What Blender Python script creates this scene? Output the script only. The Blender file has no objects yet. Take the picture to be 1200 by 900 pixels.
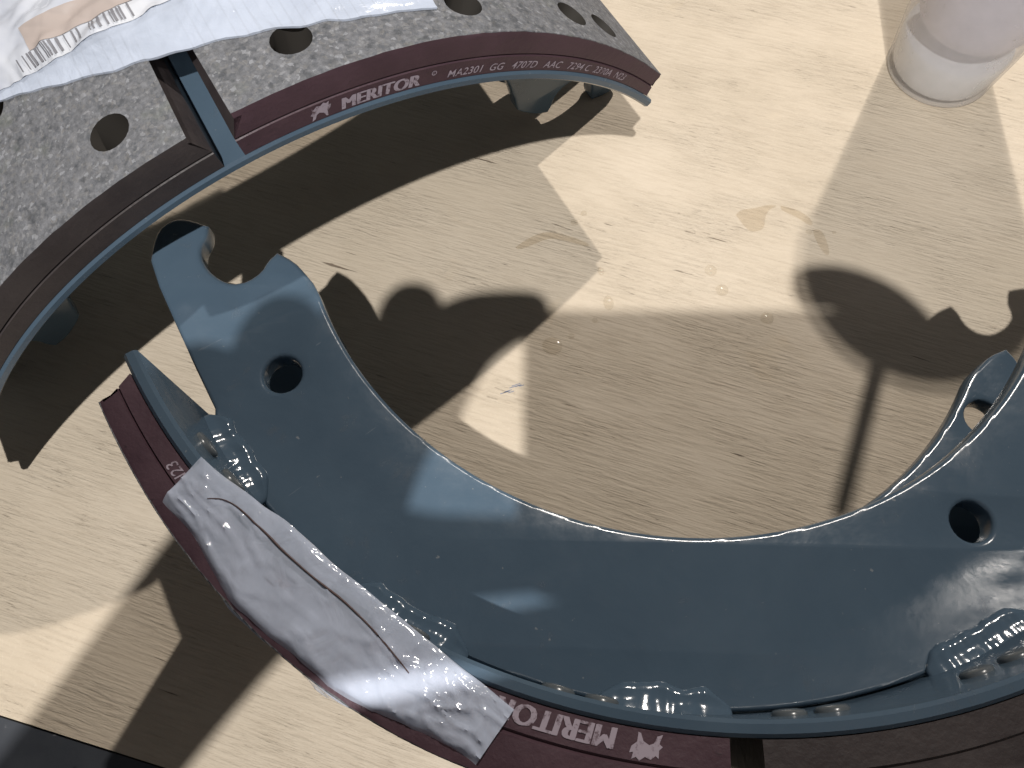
import bpy, bmesh, math, random
from mathutils import Vector, Matrix, noise
random.seed(7)
S = 0.001                      # everything below is measured in millimetres
scene = bpy.context.scene
COL = scene.collection
R = math.radians

# ------------------------------------------------------------------ camera
cam_d = bpy.data.cameras.new('camera'); cam = bpy.data.objects.new('camera', cam_d); COL.objects.link(cam)
cam_d.sensor_fit = 'HORIZONTAL'; cam_d.sensor_width = 36.0; cam_d.lens = 27.875
cam_d.clip_start = 0.005; cam_d.clip_end = 50
def cam_axes(f=929.183, nx=608.426, ny=811.783):
    d = Vector(((nx-600)/f, (ny-450)/f, 1.0)).normalized(); Z = -d
    X = Vector((1, 0, 0)); X = (X - X.dot(d)*d).normalized(); Y = Z.cross(X)
    return X, Y, Z
X_, Y_, Z_ = cam_axes()
row = [Vector((X_[i], Y_[i], Z_[i])) for i in range(3)]
m = Matrix((row[0], -row[1], -row[2])).transposed().to_4x4()
m.translation = Vector((0, 0, 331.46*S)); cam.matrix_world = m
scene.camera = cam

# ------------------------------------------------------------------ world, lamps, exposure
w = bpy.data.worlds.new('World'); scene.world = w; w.use_nodes = True
bg = w.node_tree.nodes['Background']; bg.inputs[0].default_value = (0.95, 0.96, 1.0, 1); bg.inputs[1].default_value = 0.075
def lamp(name, at, direction, dist, size, power, color):
    l = bpy.data.lights.new(name, 'AREA'); l.shape = 'DISK'; l.size = size; l.energy = power; l.color = color
    o = bpy.data.objects.new(name, l); COL.objects.link(o)
    v = Vector(direction).normalized(); o.location = Vector(at)*S - v*dist
    o.rotation_euler = v.to_track_quat('-Z', 'Y').to_euler(); return o
# A: low lamp beyond the bench, throws shadows towards the viewer;  B: bright lamp overhead behind the viewer
lamp('bench_lamp', (80, 180, 0), (-0.235, -0.63, -1.0), 1.9, 0.032, 22.0, (1.0, 0.93, 0.86))
lamp('overhead_lamp', (40, 180, 0), (0.05, 0.48, -1.0), 1.7, 0.025, 26.5, (1.0, 0.97, 0.94))
vs = scene.view_settings; vs.view_transform = 'Standard'; vs.look = 'None'; vs.gamma = 1.0; vs.exposure = 0.0
scene.render.resolution_x = 1024; scene.render.resolution_y = 768
scene.render.engine = 'CYCLES'

# ------------------------------------------------------------------ material helpers
def mat(name, col, rough=0.5, spec=0.5, metal=0.0):
    M = bpy.data.materials.new(name); M.use_nodes = True
    b = M.node_tree.nodes['Principled BSDF']
    b.inputs['Base Color'].default_value = (*col, 1); b.inputs['Roughness'].default_value = rough
    b.inputs['Specular IOR Level'].default_value = spec; b.inputs['Metallic'].default_value = metal
    return M, M.node_tree, b
def nd(t, kind, **kw):
    n = t.nodes.new(kind)
    for k, v in kw.items():
        if k in n.inputs.keys() if hasattr(n.inputs, 'keys') else False: n.inputs[k].default_value = v
        else: setattr(n, k, v)
    return n
def ramp(t, src, stops):
    r = t.nodes.new('ShaderNodeValToRGB'); e = r.color_ramp.elements
    while len(e) < len(stops): e.new(0.5)
    for i, (p, c) in enumerate(stops): e[i].position = p; e[i].color = (*c, 1) if len(c) == 3 else c
    t.links.new(src, r.inputs[0]); return r
def coords(t, scale=(1, 1, 1), rot=(0, 0, 0), out='Object'):
    c = t.nodes.new('ShaderNodeTexCoord'); mp = t.nodes.new('ShaderNodeMapping'); mp.vector_type = 'TEXTURE'
    mp.inputs['Scale'].default_value = tuple(1/k for k in scale); mp.inputs['Rotation'].default_value = rot
    t.links.new(c.outputs[out], mp.inputs[0]); return mp.outputs[0]
def noise_tex(t, vec, scale, detail=4, rough=0.55, dist=0.0):
    n = t.nodes.new('ShaderNodeTexNoise'); n.inputs['Scale'].default_value = scale; n.inputs['Detail'].default_value = detail
    n.inputs['Roughness'].default_value = rough; n.inputs['Distortion'].default_value = dist; t.links.new(vec, n.inputs['Vector']); return n
def mix(t, a, b, fac, mode='MIX'):
    n = t.nodes.new('ShaderNodeMix'); n.data_type = 'RGBA'; n.blend_type = mode
    for s, v in ((n.inputs[6], a), (n.inputs[7], b), (n.inputs[0], fac)):
        if isinstance(v, (int, float)): s.default_value = v
        elif isinstance(v, tuple): s.default_value = (*v, 1)
        else: t.links.new(v, s)
    return n.outputs[2]
def bump(t, b, h, strength=0.3, dist=0.001, prev=None):
    n = t.nodes.new('ShaderNodeBump'); n.inputs['Strength'].default_value = strength; n.inputs['Distance'].default_value = dist
    t.links.new(h, n.inputs['Height'])
    if prev: t.links.new(prev, n.inputs['Normal'])
    t.links.new(n.outputs[0], b.inputs['Normal']); return n.outputs[0]
def rng(t, src, a, b, c, d):
    n = t.nodes.new('ShaderNodeMapRange'); n.inputs[1].default_value = a; n.inputs[2].default_value = b
    n.inputs[3].default_value = c; n.inputs[4].default_value = d; t.links.new(src, n.inputs[0]); return n.outputs[0]

# ------------------------------------------------------------------ materials
def bench_material():
    M, t, b = mat('bench_paint', (0.70, 0.60, 0.44), 0.55, 0.28)
    vec = coords(t, (1, 1, 1), (0, 0, R(-18)))
    an = (0, 0, R(-18))
    g1 = noise_tex(t, coords(t, (26, 360, 1), an), 1.0, 4, 0.55, 0.15)          # long cracks
    g2 = noise_tex(t, coords(t, (95, 1050, 1), an), 1.0, 3, 0.55, 0.1)          # short open pores
    g3 = noise_tex(t, coords(t, (60, 620, 1), an), 1.0, 5, 0.65, 0.3)           # relief of the grain
    big = noise_tex(t, vec, 7, 5, 0.6); patch = noise_tex(t, coords(t, (16, 34, 1), an), 1.0, 5, 0.6); fine = noise_tex(t, vec, 900, 3, 0.6)
    base = ramp(t, big.outputs['Fac'], [(0.28, (0.55, 0.47, 0.36)), (0.52, (0.62, 0.535, 0.42)), (0.75, (0.665, 0.58, 0.465))]).outputs[0]
    base = mix(t, base, (0.50, 0.42, 0.32), rng(t, g3.outputs['Fac'], 0.54, 0.34, 0, 0.48))
    base = mix(t, base, (0.72, 0.64, 0.53), rng(t, fine.outputs['Fac'], 0.55, 0.72, 0, 0.25))
    where = ramp(t, patch.outputs['Fac'], [(0.47, (0, 0, 0)), (0.70, (1, 1, 1))]).outputs[0]
    pores = ramp(t, g2.outputs['Fac'], [(0.31, (1, 1, 1)), (0.38, (0, 0, 0))]).outputs[0]
    pw = mix(t, pores, where, 1.0, 'MULTIPLY')
    c1 = mix(t, base, (0.23, 0.17, 0.12), rng(t, pw, 0, 1, 0, 0.60))
    cr = ramp(t, g1.outputs['Fac'], [(0.265, (1, 1, 1)), (0.30, (0, 0, 0))]).outputs[0]
    c2 = mix(t, c1, (0.11, 0.075, 0.05), rng(t, cr, 0, 1, 0, 0.78))
    sp = noise_tex(t, coords(t, (150, 230, 1), an), 1.0, 3, 0.7)
    spk = ramp(t, sp.outputs['Fac'], [(0.725, (0, 0, 0)), (0.77, (1, 1, 1))]).outputs[0]
    c3 = mix(t, c2, (0.26, 0.23, 0.22), rng(t, spk, 0, 1, 0, 0.55))
    st = noise_tex(t, vec, 19, 3, 0.5, 0.8)
    c3 = mix(t, c3, (0.60, 0.47, 0.30), rng(t, st.outputs['Fac'], 0.66, 0.74, 0, 0.22))
    t.links.new(c3, b.inputs['Base Color'])
    hm = mix(t, g3.outputs['Fac'], (0.5, 0.5, 0.5), rng(t, patch.outputs['Fac'], 0.62, 0.35, 0, 0.75))
    p = bump(t, b, hm, 0.95, 0.0014)
    p = bump(t, b, pw, 0.6, -0.0006, p)
    bump(t, b, cr, 0.5, -0.0008, p)
    t.links.new(rng(t, patch.outputs['Fac'], 0.3, 0.7, 0.50, 0.68), b.inputs['Roughness'])
    return M
def steel_material(name, r0, r1, bumps):
    M, t, b = mat(name, (0.05, 0.07, 0.09), 0.28, 0.5)
    v = coords(t)
    n1 = noise_tex(t, v, 22, 5, 0.62, 0.4); n2 = noise_tex(t, v, 260, 4, 0.6); n3 = noise_tex(t, v, 75, 5, 0.7, 0.3)
    c = ramp(t, n1.outputs['Fac'], [(0.3, (0.068, 0.106, 0.148)), (0.7, (0.086, 0.130, 0.176))]).outputs[0]
    dust = ramp(t, noise_tex(t, v, 420, 2, 0.5).outputs['Fac'], [(0.745, (0, 0, 0)), (0.79, (1, 1, 1))]).outputs[0]
    c = mix(t, c, (0.34, 0.35, 0.35), rng(t, dust, 0, 1, 0, 0.5))
    sc = noise_tex(t, coords(t, (55, 420, 60), (0, 0, R(35))), 1.0, 3, 0.55, 0.2)
    scr = ramp(t, sc.outputs['Fac'], [(0.735, (0, 0, 0)), (0.765, (1, 1, 1))]).outputs[0]
    c = mix(t, c, (0.22, 0.26, 0.30), rng(t, scr, 0, 1, 0, 0.35))
    c = mix(t, c, (0.11, 0.105, 0.10), rng(t, n3.outputs['Fac'], 0.60, 0.80, 0, 0.30))
    t.links.new(c, b.inputs['Base Color'])
    t.links.new(rng(t, n3.outputs['Fac'], 0.35, 0.70, r0, r1), b.inputs['Roughness'])
    p = bump(t, b, n2.outputs['Fac'], 0.10*bumps, 0.0004)
    bump(t, b, n1.outputs['Fac'], 0.18, 0.0020, p)
    return M
def lining_face_material():
    M, t, b = mat('granular_friction_face', (0.2, 0.19, 0.17), 0.75, 0.35)
    v = coords(t)
    warp = noise_tex(t, v, 500, 2, 0.5)
    vv = mix(t, v, warp.outputs['Color'], 0.0022)
    v1 = t.nodes.new('ShaderNodeTexVoronoi'); v1.inputs['Scale'].default_value = 900; t.links.new(vv, v1.inputs['Vector'])
    v2 = t.nodes.new('ShaderNodeTexVoronoi'); v2.inputs['Scale'].default_value = 230; t.links.new(vv, v2.inputs['Vector'])
    n1 = noise_tex(t, v, 420, 6, 0.75); n2 = noise_tex(t, v, 60, 3, 0.6); n3 = noise_tex(t, v, 230, 4, 0.6)
    grey = ramp(t, n1.outputs['Fac'], [(0.30, (0.074, 0.079, 0.090)), (0.48, (0.140, 0.146, 0.162)), (0.68, (0.245, 0.252, 0.275))]).outputs[0]
    sepr = t.nodes.new('ShaderNodeSeparateColor'); t.links.new(v1.outputs['Color'], sepr.inputs[0])
    grains = ramp(t, sepr.outputs[0], [(0.0, (0.07, 0.075, 0.08)), (0.35, (0.14, 0.138, 0.13)), (0.70, (0.19, 0.19, 0.19)), (0.90, (0.25, 0.23, 0.19)), (0.985, (0.50, 0.51, 0.53))]).outputs[0]
    c = mix(t, grey, grains, 0.28)
    dk = ramp(t, n3.outputs['Fac'], [(0.35, (1, 1, 1)), (0.43, (0, 0, 0))]).outputs[0]
    c = mix(t, c, (0.040, 0.045, 0.052), rng(t, dk, 0, 1, 0, 0.50))
    sep2 = t.nodes.new('ShaderNodeSeparateColor'); t.links.new(v2.outputs['Color'], sep2.inputs[0])
    fl = mix(t, ramp(t, sep2.outputs[1], [(0.0, (1, 1, 1)), (0.10, (0, 0, 0))]).outputs[0], ramp(t, v2.outputs['Distance'], [(0.12, (1, 1, 1)), (0.30, (0, 0, 0))]).outputs[0], 1.0, 'MULTIPLY')
    c = mix(t, c, (0.46, 0.44, 0.40), rng(t, fl, 0, 1, 0, 0.13))
    c = mix(t, c, (0.15, 0.17, 0.12), rng(t, n2.outputs['Fac'], 0.60, 0.75, 0, 0.35))
    t.links.new(c, b.inputs['Base Color'])
    bump(t, b, mix(t, n1.outputs['Fac'], sepr.outputs[1], 0.35), 0.7, 0.0012)
    return M
def painted_side(name, lo, hi):
    M, t, b = mat(name, lo, 0.5, 0.4)
    v = coords(t); n1 = noise_tex(t, v, 45, 5, 0.65); n2 = noise_tex(t, v, 350, 4, 0.6)
    c = ramp(t, n1.outputs['Fac'], [(0.3, lo), (0.7, hi)]).outputs[0]
    c = mix(t, c, (0.02, 0.018, 0.02), rng(t, n2.outputs['Fac'], 0.66, 0.74, 0, 0.5))
    t.links.new(c, b.inputs['Base Color']); bump(t, b, n2.outputs['Fac'], 0.35, 0.0008)
    t.links.new(rng(t, n1.outputs['Fac'], 0.3, 0.7, 0.42, 0.62), b.inputs['Roughness'])
    return M
def film_material(name, col, alpha, rough=0.16, crinkle=0.22):
    M, t, b = mat(name, col, rough, 0.7)
    v = coords(t); n = noise_tex(t, v, 70, 4, 0.6, 0.6)
    t.links.new(rng(t, n.outputs['Fac'], 0.3, 0.7, alpha-0.12, alpha+0.10), b.inputs['Alpha'])
    b.inputs['Coat Weight'].default_value = 1.0; b.inputs['Coat Roughness'].default_value = 0.06
    bump(t, b, noise_tex(t, v, 160 if crinkle < 0.3 else 105, 3, 0.5, 1.2).outputs['Fac'], crinkle, 0.002)
    return M
M_BENCH = bench_material(); M_STEEL = steel_material('blue_grey_shoe_paint', 0.14, 0.30, 1.0); M_WELD = steel_material('glossy_weld_paint', 0.08, 0.20, 2.5); M_FACE = lining_face_material()
M_PURPLE = painted_side('maroon_lining_paint', (0.066, 0.037, 0.048), (0.096, 0.054, 0.068))
M_BROWN = painted_side('dark_brown_lining_side', (0.040, 0.033, 0.034), (0.064, 0.053, 0.052))
M_PRINT, t__, b__ = mat('pale_print', (0.42, 0.36, 0.42), 0.6)
_n = noise_tex(t__, coords(t__), 420, 4, 0.7); _n2 = noise_tex(t__, coords(t__), 90, 3, 0.6)
t__.links.new(ramp(t__, _n.outputs['Fac'], [(0.33, (0.12, 0.075, 0.09)), (0.46, (0.42, 0.36, 0.42))]).outputs[0], b__.inputs['Base Color'])
M_RIVET = mat('rivet_steel', (0.10, 0.115, 0.125), 0.25, 0.5)[0]
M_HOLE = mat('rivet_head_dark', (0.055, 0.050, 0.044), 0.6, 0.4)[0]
M_BAG = film_material('clear_bag_film', (0.66, 0.73, 0.86), 0.68, 0.12)
M_BAG2 = film_material('thin_sealed_film', (0.76, 0.84, 1.0), 0.54, 0.07, 0.30)
M_PAPER, t__, b__ = mat('white_label_paper', (0.60, 0.62, 0.66), 0.3)
b__.inputs['Coat Weight'].default_value = 1.0; b__.inputs['Coat Roughness'].default_value = 0.08
_n = noise_tex(t__, coords(t__), 40, 4, 0.6); t__.links.new(ramp(t__, _n.outputs['Fac'], [(0.35, (0.50, 0.53, 0.60)), (0.65, (0.66, 0.68, 0.72))]).outputs[0], b__.inputs['Base Color'])
M_TAN = mat('tan_label_panel', (0.42, 0.36, 0.33), 0.5)[0]
M_INK = mat('black_ink', (0.20, 0.20, 0.22), 0.5)[0]
M_CREASE = mat('brown_crease', (0.10, 0.06, 0.055), 0.5)[0]

# ------------------------------------------------------------------ object helpers
def link(name, me, material, parent=None, smooth=35):
    for k in material if isinstance(material, (list, tuple)) else [material]: me.materials.append(k)
    if smooth:
        me.polygons.foreach_set('use_smooth', [True]*len(me.polygons)); me.set_sharp_from_angle(angle=R(smooth))
    o = bpy.data.objects.new(name, me); COL.objects.link(o)
    if parent: o.parent = parent
    return o
def from_bm(name, bm, material, parent=None, smooth=35):
    bmesh.ops.recalc_face_normals(bm, faces=bm.faces)
    bmesh.ops.scale(bm, vec=(S, S, S), verts=bm.verts)
    me = bpy.data.meshes.new(name); bm.to_mesh(me); bm.free(); return link(name, me, material, parent, smooth)
def empty(name, loc=(0, 0, 0)):
    o = bpy.data.objects.new(name, None); COL.objects.link(o); o.location = Vector(loc)*S; o.empty_display_size = 0.02; return o
def tag(o, label=None, cat=None, group=None, kind=None):
    for k, v in (('label', label), ('category', cat), ('group', group), ('kind', kind)):
        if v: o[k] = v
    return o
def shape2d(loops, thick, bevel=0.0, z=0.0):
    """filled 2-D outline with holes, extruded to a slab: returns a bmesh in mm"""
    cu = bpy.data.curves.new('tmp', 'CURVE'); cu.dimensions = '2D'; cu.fill_mode = 'BOTH'
    cu.extrude = max(thick/2 - bevel, 0.001); cu.bevel_depth = bevel; cu.bevel_resolution = 2; cu.offset = -bevel
    for L in loops:
        s = cu.splines.new('POLY'); s.points.add(len(L)-1); s.use_cyclic_u = True
        for p, q in zip(s.points, L): p.co = (q[0], q[1], 0, 1)
    o = bpy.data.objects.new('tmp', cu); COL.objects.link(o)
    dg = bpy.context.evaluated_depsgraph_get(); dg.update()
    me = bpy.data.meshes.new_from_object(o.evaluated_get(dg))
    bm = bmesh.new(); bm.from_mesh(me)
    bpy.data.objects.remove(o); bpy.data.curves.remove(cu); bpy.data.meshes.remove(me)
    bmesh.ops.remove_doubles(bm, verts=bm.verts, dist=0.0005)
    bmesh.ops.translate(bm, vec=(0, 0, z), verts=bm.verts); return bm
def bisect(bm, co, no):
    bmesh.ops.bisect_plane(bm, geom=bm.verts[:]+bm.edges[:]+bm.faces[:], plane_co=co, plane_no=no, dist=0.0002)
def pol(delta, r):             # shoe coordinates: delta from the lining gap, gap points to local -Y
    a = R(-90 + delta); return (r*math.cos(a), r*math.sin(a))
def circle(c, r, n=24): return [(c[0]+r*math.cos(2*math.pi*i/n), c[1]+r*math.sin(2*math.pi*i/n)) for i in range(n)]
def sweep(cs, deltas, name, material, parent, smooth=40):
    """cross-section [(r,z)] carried round the shoe axis"""
    bm = bmesh.new(); rings = []
    for d in deltas:
        sec = cs(d) if callable(cs) else cs
        rings.append([bm.verts.new((*pol(d, r), z)) for r, z in sec])
    for a, b in zip(rings, rings[1:]):
        k = len(a)
        for i in range(k): bm.faces.new((a[i], a[(i+1) % k], b[(i+1) % k], b[i]))
    bm.faces.new(rings[0]); bm.faces.new(list(reversed(rings[-1])))
    return from_bm(name, bm, material, parent, smooth)
def smoothstep(a, b, x):
    x = min(1, max(0, (x-a)/(b-a))); return x*x*(3-2*x)
def nz(x, y=0, z=0): return noise.noise(Vector((x, y, z)))

# ------------------------------------------------------------------ the shoe (axis = local Z, mid-width at z = 0)
W = 141.7; HW = W/2; RT = 183.3; TT = 3.8; DW = 45.1; TW = 8.5; ZT = HW - DW      # ZT: outer face of the upper web
WEB_END = [(-57.4, 176.0), (-64.3, 177.1), (-75.4, 183.7), (-77.9, 182.5), (-79.8, 180.5), (-80.9, 176.7), (-81.2, 173.2), (-80.8, 168.8),
         (-79.9, 163.8), (-79.9, 163.8), (-78.4, 164.0), (-77.1, 166.1), (-75.5, 166.6), (-73.5, 164.7), (-71.9, 161.3), (-71.0, 157.9), (-70.8, 152.6),
         (-71.7, 147.5), (-73.0, 145.0), (-74.1, 141.0), (-74.1, 141.0), (-72.0, 136.0), (-69.9, 133.7), (-67.7, 131.8)]
def chaikin(P, n=1):
    for _ in range(n):
        Q = [P[0]]
        for a, b in zip(P, P[1:]):
            Q += [tuple(.75*x+.25*y for x, y in zip(a, b)), tuple(.25*x+.75*y for x, y in zip(a, b))]
        P = Q + [P[-1]]
    return P
def web_outline(short, RI, cut):
    L = chaikin([pol(d+cut, r) for d, r in WEB_END], 1); Rr = list(reversed(chaikin([pol(-d-short, r) for d, r in WEB_END], 1)))
    inner = [pol(-66+cut + (132-short-cut)*i/88, RI + (131.2-RI)*(1 if not 0.0 < i/88 < 1.0 else max(0, 1-12*min(i/88, 1-i/88)))) for i in range(89)]
    outer = [pol(55.5-short - (111-short)*i/74, RT-TT-0.6) for i in range(75)]
    return L + inner + Rr + outer
HOLES_W = [(-57.2, 152.6, 6.1), (33.7, 149.5, 6.1), (57.3, 140.5, 6.3)]
def add_web(parent, top, joggle, short, ri=131.2, cut=0.0):
    bm = shape2d([web_outline(short, ri, cut)] + [circle(pol(d - (short-4 if d > 50 else 0), r), rr) for d, r, rr in HOLES_W if cut == 0 or d < 50], TW, 1.5)
    if joggle:
        # the end is offset a few millimetres by a pressed bend
        a = Vector((*pol(-64.3, 177.5), 0)); b = Vector((*pol(-66.2, 131.5), 0)); n = Vector((0, 0, 1)).cross(b-a).normalized()
        if n.dot(Vector((*pol(-80, 160), 0))-a) < 0: n = -n
        for s in (-1.3, -0.5, 0.4, 1.4, 2.4, 3.6, 5.0): bisect(bm, a+n*s, n)
        e_ = (b-a).normalized(); side_n = e_.copy()
        for s in (8, 14, 20, 26, 34): bisect(bm, a+e_*s, side_n)
        for v in bm.verts:
            q = (v.co-a).dot(n); f = 1-(1-min(1, max(0, (q+1.4)/6.4)))**2.0
            v.co += n*(2.6*f)
            v.co.z += joggle*f*(0.18+0.82*smoothstep(8, 26, (v.co-a).dot(e_)))
    bmesh.ops.translate(bm, vec=(0, 0, top - TW/2), verts=bm.verts)
    return from_bm('web', bm, M_STEEL, parent, 30)
def rect_cs(r0, r1, z0, z1, c):
    return [(r0, z0+c), (r0+c, z0), (r1-c, z0), (r1, z0+c), (r1, z1-c), (r1-c, z1), (r0+c, z1), (r0, z1-c)]
def add_weld(parent, d0, d1, seed, ZT):
    n = int((d1-d0)*4)
    bm = bmesh.new(); rings = []
    for i in range(n+1):
        u = i/n; d = d0 + (d1-d0)*u; e = min(1, 5.0*min(u, 1-u) + 0.12)
        q = u*(d1-d0)
        h = (7.2 + 1.3*nz(q*0.45, seed) + 0.35*nz(q*1.3, seed+5))*e**0.6; k = (3.4 + 1.2*nz(q*0.4, seed+9) + 0.4*nz(q*1.6, seed+2))*e**0.5
        ro = RT - TT + 0.4; a1 = 0.55*nz(q*0.8, seed+3); a2 = 0.6*nz(q*0.9, seed+7); a3 = 0.25*nz(q*1.4, seed+1)
        pts = [(ro, ZT-2), (ro, ZT+k), (ro-0.12*h, ZT+k*0.92), (ro-0.3*h, ZT+k*0.72+a1*.5), (ro-h*.5, ZT+k*.55+a1), (ro-h*.70, ZT+k*.56+a2), (ro-h*.86, ZT+k*.50+a2*.6+a3), (ro-h*.96, ZT+k*.22), (ro-h, ZT+0.05), (ro-h-0.1, ZT-0.8)]
        rings.append([bm.verts.new((*pol(d, r), z)) for r, z in pts])
    for a, b in zip(rings, rings[1:]):
        for j in range(len(a)-1): bm.faces.new((a[j], a[j+1], b[j+1], b[j]))
        bm.faces.new((a[-1], a[0], b[0], b[-1]))
    bm.faces.new(rings[0]); bm.faces.new(list(reversed(rings[-1])))
    return from_bm('weld_bead', bm, M_WELD, parent, 70)

GROOVE = 5.9                                   # height of the side groove above the table
def lining_thickness(d):
    a = abs(d); return 17.2 - 7.6*smoothstep(18, 62, a)
HOLES_L = [(-9.5, 17), (-26, 15), (-40.5, 15.5), (-46.5, 16), (7.5, 17.5), (23, 16), (39, 15.5), (46, 16),
           (-18, 55), (-34, 55), (17, 55), (32, 55)]
HOLES_L += [(d, W-z) for d, z in HOLES_L]
HR = 6.0
def add_lining(parent, side, material, name='lining_block'):
    LW = HW - 0.7; k = R(1)*RT
    d_in, d_out = 1.12, 56.6
    x0, x1 = d_in*k, d_out*k
    xs = [x0 + (x1-x0)*i/60 for i in range(61)]
    jit = lambda i, s: 0.22*nz(i*0.83, s)
    loop = [(x, -LW) for i, x in enumerate(xs)] + [(x, LW) for i, x in reversed(list(enumerate(xs)))]
    holes = [circle((abs(d)*k, HW - z), HR*(1+0.02*nz(d, z)), 20) for d, z in HOLES_L if d*side > 0]
    bm = shape2d([loop]+holes, 1.0, 0, 0.5)    # unit thickness, z in 0..1
    for x in xs[1:-1]: bisect(bm, Vector((x, 0, 0)), Vector((1, 0, 0)))
    for z in (0.385, 0.42, 0.455, 0.88): bisect(bm, Vector((0, 0, z)), Vector((0, 0, 1)))
    for y in (LW-1.1, -LW+1.1): bisect(bm, Vector((0, y, 0)), Vector((0, 1, 0)))
    bm.faces.ensure_lookup_table()
    ends = (x0, x1); top_faces = []
    for f in bm.faces:
        c = f.calc_center_median(); on_side = abs(abs(c.y)-LW) < 1e-3; on_end = min(abs(c.x-x0), abs(c.x-x1)) < 1e-3
        f.material_index = 0
        if abs(c.x-x0) < 1e-3: f.material_index = 3
        if c.z > 0.999: f.material_index = 1
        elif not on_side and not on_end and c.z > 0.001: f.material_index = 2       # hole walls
    for v in bm.verts:
        x, y, z = v.co
        d = x/k; T = lining_thickness(d)
        gz = z*T
        rim = abs(abs(y)-LW) < 1e-3
        if rim and abs(z-0.42) < 0.01: y -= math.copysign(0.85, y)                  # V groove along the side
        if rim and z > 0.99:                                                        # chipped arris
            gz -= 0.25 + 0.35*abs(nz(x*0.55, y)); y -= math.copysign(0.25 + 0.45*abs(nz(x*0.4, y, 3)), y)
        if abs(x-x0) < 1e-3 and z > 0.44: x += (6.0 if side < 0 else 4.2)*smoothstep(0.44, 1.0, z)**0.8*(1+0.08*nz(y*.2))
        if abs(x-x1) < 1e-3: x -= 4.2*z + 0.5*nz(y*0.1, z)
        a = side*x/k
        v.co = Vector((*pol(a, RT + 0.25 + gz), y))
    return from_bm(name, bm, [material, M_FACE, M_HOLE, M_BROWN], parent, 28)
def disc(c, ax, r, h, name, material, parent, n=14, dome=0.35):
    """low domed rivet head: base centre c, axis ax"""
    ax = Vector(ax).normalized(); u = ax.orthogonal().normalized(); v = ax.cross(u); c = Vector(c); bm = bmesh.new()
    prof = [(r, -0.5), (r, h*0.45), (r*0.86, h*0.82), (r*0.5, h), ]
    rings = [[bm.verts.new(c + ax*z + (u*math.cos(2*math.pi*i/n) + v*math.sin(2*math.pi*i/n))*q) for i in range(n)] for q, z in prof]
    for a, b in zip(rings, rings[1:]):
        for i in range(n): bm.faces.new((a[i], a[(i+1) % n], b[(i+1) % n], b[i]))
    bm.faces.new(rings[0]); bm.faces.new(rings[-1])
    return from_bm(name, bm, material, parent, 50)
def flat_text(txt, size, bold=0.0, shear=0.0, spacing=1.0):
    cu = bpy.data.curves.new('tmp', 'FONT'); cu.body = txt; cu.size = size; cu.shear = shear; cu.offset = bold; cu.space_character = spacing
    cu.resolution_u = 3; cu.fill_mode = 'FRONT'
    o = bpy.data.objects.new('tmp', cu); COL.objects.link(o); dg = bpy.context.evaluated_depsgraph_get(); dg.update()
    me = bpy.data.meshes.new_from_object(o.evaluated_get(dg)); bm = bmesh.new(); bm.from_mesh(me)
    bpy.data.objects.remove(o); bpy.data.curves.remove(cu); bpy.data.meshes.remove(me); return bm
def print_on_side(parent, bm, d0, r0, name):
    bmesh.ops.delete(bm, geom=[f for f in bm.faces if abs(f.normal.z) < 0.5 or f.calc_center_median().z < -0.001], context='FACES')
    w = max(v.co.x for v in bm.verts)
    for i in range(1, int(w/2)+1): bisect(bm, Vector((i*2.0, 0, 0)), Vector((1, 0, 0)))
    for v in bm.verts:
        v.co = Vector((*pol(d0 - math.degrees(v.co.x/(r0+2)), r0 + v.co.y), HW - 0.7 + 0.14 + 3.0*max(0, v.co.z)))
    return from_bm(name, bm, M_PRINT, parent, 0)
EMBLEM = [(0.2, 0.1), (1.5, 0.5), (2.1, 1.6), (3.2, 2.0), (4.6, 1.5), (5.3, 0.3), (5.9, 0.2), (6.0, 1.7), (7.2, 2.5), (7.6, 3.6), (6.7, 3.4), (7.0, 4.5),
          (6.0, 4.1), (5.2, 4.6), (4.0, 3.9), (2.7, 4.2), (1.6, 3.5), (0.9, 3.9), (0.9, 2.6), (0.1, 2.0), (0.9, 1.6)]
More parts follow.
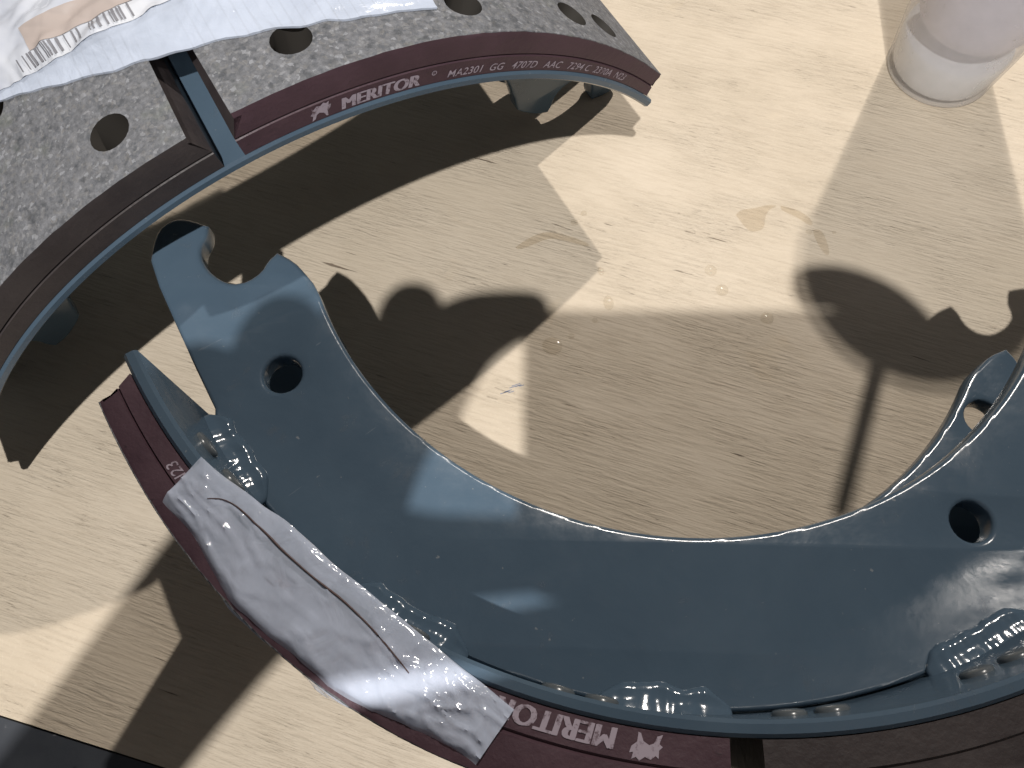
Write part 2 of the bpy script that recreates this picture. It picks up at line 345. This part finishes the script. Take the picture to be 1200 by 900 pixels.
def make_shoe(short=4.0, dw=DW, ri=131.2, cut=0.0, shift=0.0):
    zt = HW - dw
    root = empty('brake_shoe')
    angles = [-58.3 + i*1.0 for i in range(117)] + [58.3]
    table = sweep(rect_cs(RT-TT, RT, -HW, HW, 0.9), angles, 'table', M_STEEL, root)
    web = add_web(root, zt, -2.2 if cut == 0 else 0, short, ri, cut)
    add_web(root, -zt + TW, 0, short, ri, cut)
    for i, (a, b) in enumerate(((-57, -45.8), (-33.8, -21.2), (-9.2, 2.6), (20.6, 32.5), (45, 56.5))): add_weld(web, a, b, 3.7*i+1, zt)
    maroon = add_lining(root, -1, M_PURPLE); brown = add_lining(root, 1, M_BROWN)
    maroon['label'] = 'maroon lining block with printed lettering on its side'; brown['label'] = 'dark brown lining block without lettering'
    for d in (-50.5, -46.2, -42, -29, -25.4, -13, -9.5, 5.2, 8.6, 20.8, 24.3, 38, 42, 46, 50):
        c = (*pol(d, RT-TT), HW-21); disc(c, (-c[0], -c[1], 0), 4.3, 1.5, 'rivet', M_RIVET, table)
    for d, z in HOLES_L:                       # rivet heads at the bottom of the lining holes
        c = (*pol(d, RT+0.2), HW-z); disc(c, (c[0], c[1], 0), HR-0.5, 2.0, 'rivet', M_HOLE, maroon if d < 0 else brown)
    # printed marks on the maroon side
    e = shape2d([[(x*0.95, y*1.3) for x, y in EMBLEM]], 0.02); print_on_side(maroon, e, -5.6+shift, RT+0.7, 'printed_emblem')
    name_mesh = flat_text('MERITOR', 6.4, 0.0, 0.12, 1.02)
    for k in (1, 2, 3):
        extra = flat_text('MERITOR', 6.4, 0.0, 0.12, 1.02); tmp = bpy.data.meshes.new('tmp'); bmesh.ops.translate(extra, vec=(0.24*k, 0.06*(k % 2), 0.01*k), verts=extra.verts)
        extra.to_mesh(tmp); name_mesh.from_mesh(tmp); extra.free(); bpy.data.meshes.remove(tmp)
    print_on_side(maroon, name_mesh, -8.6+shift, RT+1.0, 'printed_name')
    print_on_side(maroon, flat_text('\u00ae', 2.4, 0.05), -18.4+shift, RT+3.6, 'printed_name')
    print_on_side(maroon, flat_text('MA2301  GG   4707D   AAC   7294 C  2390A  N23', 4.15-0.05*abs(shift), 0.02, 0.18, 1.02), -20.2+shift, RT+1.4, 'printed_code')
    return root
def copy_tree(o, parent=None):
    c = o.copy(); COL.objects.link(c); c.parent = parent
    for ch in list(o.children): copy_tree(ch, c)
    return c

# ------------------------------------------------------------------ the bench
E0, E1 = Vector((-201.4, -8.1)), Vector((-133.7, -26.6)); ed = (E1-E0).normalized(); en = Vector((-ed.y, ed.x))
def slab(name, poly, z0, z1, material, parent=None):
    bm = bmesh.new(); a = [bm.verts.new((x, y, z0)) for x, y in poly]; b = [bm.verts.new((x, y, z1)) for x, y in poly]; n = len(poly)
    bm.faces.new(b); bm.faces.new(list(reversed(a)))
    for i in range(n): bm.faces.new((a[i], a[(i+1) % n], b[(i+1) % n], b[i]))
    return from_bm(name, bm, material, parent, 0)
def along(s, k): p = E0 + ed*s + en*k; return (p.x, p.y)
tag(slab('bench_top', [along(-700, 0), along(1300, 0), along(1300, 1300), along(-700, 1300)], -18, 0, M_BENCH), 'cream painted plywood bench top', None, None, 'structure')

# ------------------------------------------------------------------ near shoe, lying on its edge
near = make_shoe()
near.matrix_world = Matrix.Translation(Vector((55.03, 173.99, HW))*S) @ Matrix.Rotation(R(-1.674), 4, 'Z')
tag(near, 'blue grey brake shoe lying on its side with its flat web facing up', 'brake shoe', 'pair of brake shoes')

# ------------------------------------------------------------------ far shoe, standing like an arch on its web ends
ph = 0.522; t_ = Vector((math.cos(ph), math.sin(ph), 0)); n_ = Vector((-math.sin(ph), math.cos(ph), 0)); u_ = Vector((0, 0, 1))
FC = Vector((-68.05, 160.59, -51.2)); GA = R(96.4)
gd = t_*math.cos(GA) + u_*math.sin(GA); Zl = -n_; Yl = -gd; Xl = Yl.cross(Zl)
far = make_shoe(14.6, 56.0, 141.0, 1.8, -2.6)
mw = Matrix((Xl, Yl, Zl)).transposed().to_4x4(); mw.translation = (FC + n_*HW)*S
far.matrix_world = mw
tag(far, 'arched brake shoe standing on its web ends with rough granular lining facing up', 'brake shoe', 'pair of brake shoes')
lowest = min((mw @ v.co).z for c in far.children if c.name.startswith('web') for v in c.data.vertices)
far.location.z -= lowest

# ------------------------------------------------------------------ dark plate along the bench edge
def plate_material():
    M, t, b = mat('worn_dark_paint', (0.03, 0.034, 0.042), 0.45, 0.4)
    v = coords(t); n = noise_tex(t, v, 120, 4, 0.65); n2 = noise_tex(t, v, 30, 4, 0.6)
    c = ramp(t, n2.outputs['Fac'], [(0.3, (0.036, 0.041, 0.050)), (0.7, (0.058, 0.064, 0.074))]).outputs[0]
    c = mix(t, c, (0.30, 0.29, 0.30), rng(t, n.outputs['Fac'], 0.70, 0.76, 0, 0.7))
    c = mix(t, c, (0.012, 0.013, 0.015), rng(t, n.outputs['Fac'], 0.33, 0.27, 0, 0.6))
    t.links.new(c, b.inputs['Base Color']); bump(t, b, n.outputs['Fac'], 0.3, 0.0006); return M
tag(slab('steel_plate', [along(-500, -180), along(1100, -180), along(1100, -0.8), along(-500, -0.8)], -14, -1.2, plate_material()),
    'dark grey chipped steel plate along the bench edge in the lower left corner', 'steel plate')

# ------------------------------------------------------------------ frosted cup
def lathe(prof, at, name, material, parent=None, n=64, smooth=40):
    bm = bmesh.new(); rings = []
    for r, z in prof: rings.append([bm.verts.new((at[0]+r*math.cos(2*math.pi*i/n), at[1]+r*math.sin(2*math.pi*i/n), at[2]+z)) for i in range(n)])
    for a, b in zip(rings, rings[1:]):
        for i in range(n): bm.faces.new((a[i], a[(i+1) % n], b[(i+1) % n], b[i]))
    bm.faces.new(list(reversed(rings[0]))); bm.faces.new(rings[-1])
    return from_bm(name, bm, material, parent, smooth)
def frosted(name, col, through, alpha):
    M = bpy.data.materials.new(name); M.use_nodes = True; t = M.node_tree; t.nodes.clear()
    o = t.nodes.new('ShaderNodeOutputMaterial'); d = t.nodes.new('ShaderNodeBsdfDiffuse'); tr = t.nodes.new('ShaderNodeBsdfTranslucent')
    g = t.nodes.new('ShaderNodeBsdfGlossy'); tp = t.nodes.new('ShaderNodeBsdfTransparent')
    v = coords(t); n = noise_tex(t, v, 120, 4, 0.6)
    c = ramp(t, n.outputs['Fac'], [(0.3, tuple(x*0.93 for x in col)), (0.7, col)]).outputs[0]
    for k in (d, tr): t.links.new(c, k.inputs[0])
    g.inputs['Roughness'].default_value = 0.22
    m1 = t.nodes.new('ShaderNodeMixShader'); m1.inputs[0].default_value = through; t.links.new(d.outputs[0], m1.inputs[1]); t.links.new(tr.outputs[0], m1.inputs[2])
    m2 = t.nodes.new('ShaderNodeMixShader'); m2.inputs[0].default_value = alpha; t.links.new(tp.outputs[0], m2.inputs[1]); t.links.new(m1.outputs[0], m2.inputs[2])
    fr = t.nodes.new('ShaderNodeLayerWeight'); fr.inputs[0].default_value = 0.5
    pw_ = t.nodes.new('ShaderNodeMath'); pw_.operation = 'POWER'; pw_.inputs[1].default_value = 4; t.links.new(fr.outputs['Facing'], pw_.inputs[0])
    m3 = t.nodes.new('ShaderNodeMixShader'); t.links.new(rng(t, pw_.outputs[0], 0, 1, 0.03, 0.35), m3.inputs[0]); t.links.new(m2.outputs[0], m3.inputs[1]); t.links.new(g.outputs[0], m3.inputs[2])
    t.links.new(m3.outputs[0], o.inputs[0]); return M
CUP = (222, 307, 0)
cup = empty('plastic_cup', CUP); HC = 200; rc = lambda z: 26.6 + 23*z/HC
o0 = (0, 0, 0)
lathe([(20, 1.2), (24.5, 0.3), (26.2, 0.5), (26.9, 1.6)] + [(rc(z), z) for z in (4, 8, 20, 40, 80, 120, 160, 196)] + [(rc(198)+1.5, 197), (rc(200)+1.8, 199), (rc(200)+0.6, 200.5), (rc(199)-1, 199)] + [(rc(z)-1.1, z) for z in (160, 120, 80, 40, 20, 6)] + [(24, 3), (10, 2.6)],
      o0, 'cup_wall', frosted('frosted_cup_plastic', (0.97, 0.95, 0.95), 0.15, 0.28), cup)
lathe([(10, 3.6), (24.8, 4)] + [(rc(z)-1.6, z) for z in (7, 12, 18, 22)] + [(rc(24)-2.4, 23.5), (10, 23.2)], o0, 'cloudy_liquid', frosted('cloudy_liquid', (0.93, 0.96, 1.0), 0.05, 1.0), cup)
lathe([(12, 34), (23.5, 33.5), (25.4, 35)] + [(rc(z)-2.4, z) for z in (42, 60, 100, 150, 197)] + [(rc(197)-3.4, 197)] + [(rc(z)-3.6, z) for z in (150, 100, 60, 42)] + [(12, 36)],
      o0, 'inner_cup', frosted('lilac_inner_cup', (0.78, 0.78, 0.94), 0.05, 1.0), cup)
tag(cup, 'translucent frosted plastic cup standing on the bench in the upper right corner', 'cup')

def stick_object():
    stick = empty('stirring_stick', (226, 303, 38))
    bm = bmesh.new(); a = Vector((226, 303, 38)); b_ = Vector((197, 287, 312)); d = (b_-a).normalized(); u = d.orthogonal().normalized(); v = d.cross(u); rings = []
    for q, r in ((0, 2.6), (0.02, 3.3), (0.9, 3.1), (0.985, 3.0), (1, 2.0)):
        rings.append([bm.verts.new(a.lerp(b_, q) - a + (u*math.cos(2*math.pi*i/12) + v*math.sin(2*math.pi*i/12))*r) for i in range(12)])
    for p, q in zip(rings, rings[1:]):
        for i in range(12): bm.faces.new((p[i], p[(i+1) % 12], q[(i+1) % 12], q[i]))
    bm.faces.new(rings[0]); bm.faces.new(rings[-1])
    from_bm('handle', bm, mat('bare_wood', (0.45, 0.30, 0.16), 0.6)[0], stick, 40)
    tag(stick, 'thin wooden stirring stick standing in the frosted cup', 'stick')
stick_object()

# ------------------------------------------------------------------ plastic parts bag on top of the arched shoe
FB = FC.copy(); FB.z -= lowest*1000
def far_pt(th, ax, r):
    a = R(th); return FB + t_*(r*math.cos(a)) + u_*(r*math.sin(a)) + n_*ax
EDGE = [(58, 4), (65, 8), (73, 12.9), (82.2, 17.1), (92.6, 27.1), (97.6, 31.6), (102.7, 38.1), (106.4, 44.4), (111.4, 53.4), (120, 68), (134, 92)]
def edge_at(th):
    for (a, p), (b, q) in zip(EDGE, EDGE[1:]):
        if th <= b: return p + (q-p)*(th-a)/(b-a)
    return EDGE[-1][1]
def bag_h(th, ax):
    e = ax - edge_at(th); k = smoothstep(0, 16, e)
    w = 1.1*(0.5-2*abs(nz(th*0.22+ax*0.04, ax*0.05-th*0.07, 12))) + 1.6*nz(th*0.16, ax*0.05, 2) + 1.9*nz(th*0.35+ax*0.09, ax*0.16, 5) + 0.7*abs(nz(th*0.5-ax*0.12, ax*0.10, 8))
    w2 = 0.5*nz(th*1.3, ax*0.35, 3)*smoothstep(0, 2, e)*(1-0.75*smoothstep(6, 14, e))
    return 0.5 + k*(3.8 + w) + w2 + 0.5*abs(nz(th*0.9, 1))*(1-smoothstep(6, 14, e))
def bag_pt(th, ax, off=0): return far_pt(th, ax, 200.9 + bag_h(th, ax) + off)
bag = empty('parts_bag', tuple(far_pt(97, 60, 201)))
def sheet(name, fn, nu, nv, material, parent, back=None, smooth=60):
    bm = bmesh.new(); g = [[bm.verts.new(fn(i/nu, j/nv) - Vector(parent_loc)) for j in range(nv+1)] for i in range(nu+1)]
    for i in range(nu):
        for j in range(nv): bm.faces.new((g[i][j], g[i+1][j], g[i+1][j+1], g[i][j+1]))
    if back:
        h = [[bm.verts.new(back(i/nu, j/nv) - Vector(parent_loc)) for j in range(nv+1)] for i in range(nu+1)]
        for i in range(nu):
            for j in range(nv): bm.faces.new((h[i][j], h[i][j+1], h[i+1][j+1], h[i+1][j]))
        rim = lambda G: [G[i][0] for i in range(nu+1)] + [G[nu][j] for j in range(1, nv+1)] + [G[i][nv] for i in range(nu-1, -1, -1)] + [G[0][j] for j in range(nv-1, 0, -1)]
        a, b = rim(g), rim(h); n = len(a)
        for i in range(n): bm.faces.new((a[i], b[i], b[(i+1) % n], a[(i+1) % n]))
    return from_bm(name, bm, material, parent, smooth)
parent_loc = tuple(far_pt(97, 60, 201))
uv = lambda u, v: (60 + 72*u, None)
def bag_uv(u, v):
    th = 73.5 + 58.5*u; a0 = edge_at(th); return th, a0 + 1.2*nz(th*0.45, 3) + (150 - a0)*v
sheet('bag_film', lambda u, v: bag_pt(*bag_uv(u, v)), 110, 90, M_BAG, bag, lambda u, v: far_pt(*bag_uv(u, v), 200.75))
lab0 = lambda th: 45.3 + 0.038*(th-94)**2
lab = sheet('label', lambda u, v: bag_pt(125 - 33*u, lab0(125-33*u) - 0.3 + 55*v, 0.3), 120, 120, M_PAPER, bag)
sheet('label_panel', lambda u, v: bag_pt(106.6 - 11*u, lab0(106.6-11*u) + 5.6 + 9.5*v, 0.55), 60, 40, M_TAN, lab)
bm = bmesh.new(); th = 108.2; rb = random.Random(3)
while th > 97.4:
    w_ = rb.choice((0.09, 0.09, 0.16, 0.24)); L = 4.6
    if rb.random() < 0.85:
        cols = [[bm.verts.new(bag_pt(th - dx, lab0(th) + 0.5 + L*j/8, 0.75) - Vector(parent_loc)) for j in range(9)] for dx in (0, w_)]
        for j in range(8): bm.faces.new((cols[0][j], cols[1][j], cols[1][j+1], cols[0][j+1]))
    th -= w_ + rb.choice((0.10, 0.10, 0.18, 0.34))
from_bm('barcode', bm, M_INK, lab, 0)
tag(bag, 'clear plastic parts bag with barcode label lying on the arched brake shoe', 'plastic bag')

# ------------------------------------------------------------------ strip of sealed film on the near shoe's rim
P0, P1 = Vector((-83.2, 48.8)), Vector((-5.5, -9.3)); sd = (P1-P0); SL = sd.length; sd.normalize(); sn = Vector((sd.y, -sd.x))   # sn points outwards
def strip_pt(u, v, lift=0.0):
    bulge = smoothstep(0.04, 0.35, u)*(1-smoothstep(0.62, 0.97, u))
    lo = -7.3 + 0.5*nz(u*8, 1) - 1.0*smoothstep(.2, .3, u)*(1-smoothstep(.3, .45, u)); hi = 7.3 + 8.4*bulge + 0.5*nz(u*11, 3)
    k = (v-0.5)*2; off = lo + (hi-lo)*v; p = P0 + sd*(u*SL) + sn*off
    ends = smoothstep(0, 0.05, u)*(1-smoothstep(0.95, 1, u)); br = max(0, 1-k*k)**0.5
    tail = smoothstep(0.52, 0.78, u)
    f1 = (1-abs(nz(u*6+v*1.4, v*2.2-u*2, 4))*3.0); f2 = (1-abs(nz(u*13-v*1.2, v*3.4+u*3, 9))*3.2); f3 = (1-abs(nz(u*5-v*0.6, v*5.5, 15))*3.4)
    z = W + 0.3 + lift + ends*br*(1.1 + 0.7*nz(u*4, v*2, 4)) + br*(0.35+0.4*tail)*max(0, f1)**3 + br*tail*0.9*max(0, f2)**4 + br*0.6*max(0, f3)**5
    z = max(z, W + 0.25 + lift)
    z -= 3.4*smoothstep(0.80, 1.0, v)**1.5*(0.4+0.6*bulge)
    return Vector((p.x, p.y, z))
parent_loc = (P0.x, P0.y, W)
strip = empty('film_strip', parent_loc)
film = sheet('film', lambda u, v: strip_pt(u, v), 130, 26, M_BAG2, strip, lambda u, v: strip_pt(u, v)-Vector((0, 0, 0.35 + 1.5*max(0, 1-((v-.5)*2)**2)*smoothstep(0, .1, u)*(1-smoothstep(.9, 1, u)))))
def skirt(u, v):
    e = strip_pt(0.12 + 0.80*u, 1.0); L = max(0.5, 5.5 + 5.0*nz(u*6, 2) + 3.0*nz(u*21, 5))*v
    return e + Vector((sn.x*(0.8*v + 1.2*nz(u*9, v*2, 7)*v), sn.y*(0.8*v+1.2*nz(u*9, v*2, 7)*v), -L))
sheet('torn_film_edge', skirt, 70, 6, M_BAG2, strip)
def crease_pts():
    C = [(0.10, 0.42), (0.13, 0.26), (0.19, 0.20), (0.26, 0.22), (0.36, 0.24), (0.46, 0.22), (0.55, 0.22), (0.64, 0.25), (0.72, 0.33), (0.76, 0.40)]
    return chaikin(C, 2)
cu = [strip_pt(u, v, 0.15)-Vector(parent_loc) for u, v in crease_pts()]
def tube(pts, rad, name, material, parent, n=6):
    bm = bmesh.new(); rings = []
    for i, p in enumerate(pts):
        d = (pts[min(i+1, len(pts)-1)] - pts[max(i-1, 0)]).normalized(); a = d.orthogonal().normalized(); b = d.cross(a)
        r = rad(i/(len(pts)-1)) if callable(rad) else rad
        rings.append([bm.verts.new(p + (a*math.cos(2*math.pi*k/n) + b*math.sin(2*math.pi*k/n))*r) for k in range(n)])
    for a, b in zip(rings, rings[1:]):
        for k in range(n): bm.faces.new((a[k], a[(k+1) % n], b[(k+1) % n], b[k]))
    bm.faces.new(rings[0]); bm.faces.new(list(reversed(rings[-1]))); return from_bm(name, bm, material, parent, 80)
tube(cu, lambda u: 0.12+0.22*math.sin(math.pi*u)*(0.7+0.5*nz(u*9)), 'crease', M_CREASE, film)
tag(strip, 'crumpled clear film strip stuck across the rim of the lying brake shoe', 'plastic film')

# ------------------------------------------------------------------ spilled water
def water_material(name, tint):
    M = bpy.data.materials.new(name); M.use_nodes = True; t = M.node_tree; t.nodes.clear()
    o = t.nodes.new('ShaderNodeOutputMaterial'); tp = t.nodes.new('ShaderNodeBsdfTransparent'); tp.inputs[0].default_value = (*tint, 1)
    g = t.nodes.new('ShaderNodeBsdfGlossy'); g.inputs['Roughness'].default_value = 0.06
    fr = t.nodes.new('ShaderNodeLayerWeight'); fr.inputs[0].default_value = 0.5
    pw_ = t.nodes.new('ShaderNodeMath'); pw_.operation = 'POWER'; pw_.inputs[1].default_value = 4; t.links.new(fr.outputs['Facing'], pw_.inputs[0])
    m_ = t.nodes.new('ShaderNodeMixShader'); t.links.new(rng(t, pw_.outputs[0], 0, 1, 0.022, 0.7), m_.inputs[0]); t.links.new(tp.outputs[0], m_.inputs[1]); t.links.new(g.outputs[0], m_.inputs[2])
    t.links.new(m_.outputs[0], o.inputs[0]); return M
M_WATER = water_material('water', (0.985, 0.98, 0.97)); M_WET = water_material('wet_film', (0.972, 0.962, 0.945))
def drop(x, y, r, h, label, squash=1.0, ang=0.0):
    bm = bmesh.new(); n = 20; rings = []
    for j in range(7):
        q = j/7; rr = r*math.cos(q*math.pi/2)**0.8; z = 0.05 + h*math.sin(q*math.pi/2)
        rings.append([bm.verts.new((rr*math.cos(a)*squash, rr*math.sin(a)*(1+0.06*math.sin(2*a+x)), z)) for a in [2*math.pi*i/n for i in range(n)]])
    top = bm.verts.new((0, 0, 0.05+h))
    for a, b in zip(rings, rings[1:]):
        for i in range(n): bm.faces.new((a[i], a[(i+1) % n], b[(i+1) % n], b[i]))
    for i in range(n): bm.faces.new((rings[-1][i], rings[-1][(i+1) % n], top))
    bm.faces.new(list(reversed(rings[0])))
    o = from_bm('water_drop', bm, M_WATER, None, 80); o.location = Vector((x, y, 0))*S; o.rotation_euler.z = ang
    return tag(o, label, 'water drop', 'water drops on the bench')
drop(91.4, 186.5, 2.9, 1.2, 'round water drop, upper one of the close pair on the bright bench')
drop(95.7, 176.0, 3.0, 1.2, 'round water drop, lower one of the close pair on the bright bench')
drop(115.1, 161.3, 3.0, 1.3, 'water drop at the edge of the shade just left of the dark fish shaped shadow')
drop(42.2, 169.5, 3.6, 1.1, 'long water drop at the upper edge of the shaded bench', 0.68, 0.1)
drop(32.3, 218.5, 1.5, 0.8, 'tiny water drop, upper of two above the thin wet trail')
drop(27.5, 213.2, 1.8, 0.9, 'tiny water drop, lower of two above the thin wet trail')
drop(39.3, 186.3, 2.4, 0.8, 'slim water drop between the thin wet trail and the shade', 0.62, 0.35)
drop(140.6, 207.3, 1.5, 0.7, 'tiny water drop inside the cup shadow')
drop(152.6, 207.0, 1.0, 0.5, 'tiniest water drop inside the cup shadow beside the short wet streak')
drop(15.6, 147.6, 4.4, 0.45, 'flat oval water drop at the corner of the bright wedge', 1.05)
drop(24.5, 152.5, 1.4, 0.7, 'tiny water drop between the flat oval drop and a bent wet mark')
drop(35.5, 160.5, 1.3, 0.6, 'tiny water drop just below the long drop at the shade edge')
def film_patch(poly, name, label):
    P = chaikin(poly + [poly[0]], 2)[:-1]; bm = shape2d([P], 0.16, 0, 0.12)
    return tag(from_bm(name, bm, M_WET, None, 60), label, 'water', 'wet streaks on the bench')
film_patch([(106.3, 217.2), (109.1, 220.1), (116.3, 221.0), (122.7, 222.9), (127.7, 222.4), (123.3, 220.5), (120.2, 215.6), (119.5, 209.3), (114.7, 207.5), (111.2, 208.4)], 'water_puddle', 'small leaf shaped water puddle left of the cup shadow')
film_patch([(128.7, 222.4), (136.9, 219.9), (142.5, 215.0), (143.2, 211.1), (141.0, 211.2), (136.3, 215.6), (128.9, 219.5)], 'wet_streak', 'curved wet streak running into the cup shadow')
film_patch([(142.5, 208.4), (146.7, 208.8), (148.8, 201.1), (148.6, 194.1), (146.3, 195.0), (143.5, 201.6)], 'wet_streak', 'short wet streak inside the cup shadow')
film_patch([(-1.2, 199.5), (4.6, 204.2), (12.1, 208.0), (18.7, 207.5), (25.2, 205.5), (34.2, 201.7), (34.1, 199.3), (26.0, 202.2), (18.6, 204.1), (13.7, 204.2), (6.2, 200.4), (0.5, 198.1)], 'wet_streak', 'thin wet trail crossing the corner of the pale shadow')

# ------------------------------------------------------------------ blue pen marks on the bench
M_BLUE = mat('blue_pen_ink', (0.16, 0.20, 0.30), 0.6)[0]
bm = bmesh.new(); rb = random.Random(11)
for i in range(9):
    x = -8 + i*1.1 + rb.uniform(-.4, .4); y = 124 + i*0.55 + rb.uniform(-1.2, 1.2); L = rb.uniform(2.2, 4.2); dx, dy = L*0.93, L*0.30
    q = [bm.verts.new((x+a, y+b, 0.06)) for a, b in ((0, 0), (dx, dy), (dx-.08, dy+.30), (-.08, .30))]; bm.faces.new(q)
tag(from_bm('pen_scribble', bm, M_BLUE, None, 0), 'small blue pen scribble on the bright wedge of bench', 'pen mark')

# ------------------------------------------------------------------ the photographer's phone and hands, above the bench behind the lens
ax_r = row[0]; ax_u = -row[1]; ax_b = -row[2]; LENS = Vector((0, 0, 331.46))
def ph_pt(x, y, z): return LENS + ax_r*x + ax_u*y + ax_b*z
def rounded(x0, x1, y0, y1, r, n=6):
    P = []
    for cx, cy, a0 in ((x1-r, y1-r, 0), (x0+r, y1-r, 90), (x0+r, y0+r, 180), (x1-r, y0+r, 270)):
        P += [(cx + r*math.cos(R(a0+90*i/n)), cy + r*math.sin(R(a0+90*i/n))) for i in range(n+1)]
    return P
phone = empty('smartphone', tuple(ph_pt(70, -28, 3)))
def phone_part(name, loop, z0, z1, bev, material):
    bm = shape2d([loop], z1-z0, bev, (z0+z1)/2); o_ = ph_pt(70, -28, 3)
    for v in bm.verts: v.co = ph_pt(*v.co) - o_
    return from_bm(name, bm, material, phone, 40)
phone_part('case', rounded(-6, 131, -65, 8, 9), 4, 12.5, 1.5, mat('phone_case', (0.02, 0.02, 0.022), 0.5)[0])
phone_part('screen', rounded(-3, 128, -62, 5, 7), 12.6, 12.9, 0, mat('phone_screen', (0.01, 0.01, 0.012), 0.08)[0])
tag(phone, 'black smartphone held flat above the bench to take the picture', 'phone')
V = []; E_ = []; RAD = []
def chain(pts, start=None):
    prev = start
    for x, y, z, r in pts:
        V.append((x*S, y*S, z*S)); RAD.append(r*S); i = len(V)-1
        if prev is not None: E_.append((prev, i))
        prev = i
    return prev
def arm(sgn_pts):
    base = chain(sgn_pts['arm']); 
    for k in ('index', 'middle', 'ring', 'little', 'thumb'): chain(sgn_pts[k], base)
arm({'arm': [(-300, -400, 300, 42), (-215, -262, 318, 34), (-136, -142, 334, 25), (-98, -88, 338, 29), (-68, -46, 342, 32)],
     'index': [(-43, -36, 344, 18), (-37, -17, 346, 18), (-25, -3, 346, 15.5), (-9, 1, 346, 10), (4, 5, 345, 6.8)],
     'middle': [(-50, -22, 346, 19), (-47, -4, 348, 16), (-45, 14, 348, 9)],
     'ring': [(-70, -20, 346, 17), (-71, -8, 348, 14), (-67, 4, 348, 9.5)],
     'little': [(-88, -31, 346, 16), (-90, -20, 348, 13.5), (-88, -11, 348, 10.5)],
     'thumb': [(-52, -66, 344, 16), (-30, -66, 345, 11), (-8, -65, 345, 9.5), (12, -64, 345, 9)]})
arm({'arm': [(420, -380, 290, 42), (320, -240, 308, 34), (232, -120, 326, 26), (190, -78, 334, 28), (164, -52, 340, 26)],
     'index': [(142, -28, 346, 11), (125, 2, 350, 10.5), (108, 11, 350, 9.4), (90, 9, 350, 7.8)],
     'middle': [(140, -66, 334, 12), (100, -73, 322, 13), (56, -74, 320, 13.5), (14, -76, 320, 12.5), (-16, -81, 320, 11.5), (-40, -84, 320, 10)],
     'ring': [(146, -84, 326, 11), (114, -92, 314, 10.5), (74, -94, 312, 10), (34, -92, 312, 8.6)],
     'little': [(156, -98, 320, 10), (130, -110, 308, 9), (102, -112, 306, 8.2)],
     'thumb': [(140, -44, 352, 11), (120, -38, 358, 10), (102, -34, 358, 8.6)]})
me = bpy.data.meshes.new('person'); me.from_pydata(V, E_, []); me.update()
person = link('person', me, mat('skin', (0.55, 0.34, 0.26), 0.5)[0], None, 0)
sk = person.modifiers.new('skin', 'SKIN'); sk.use_smooth_shade = True
for i, v in enumerate(me.skin_vertices[0].data):
    v.radius = (RAD[i], RAD[i]); v.use_root = V[i][2] in (0.300, 0.290)
person.modifiers.new('sub', 'SUBSURF').render_levels = 2
tag(person, 'person holding a black phone with both hands above the bench', 'person')
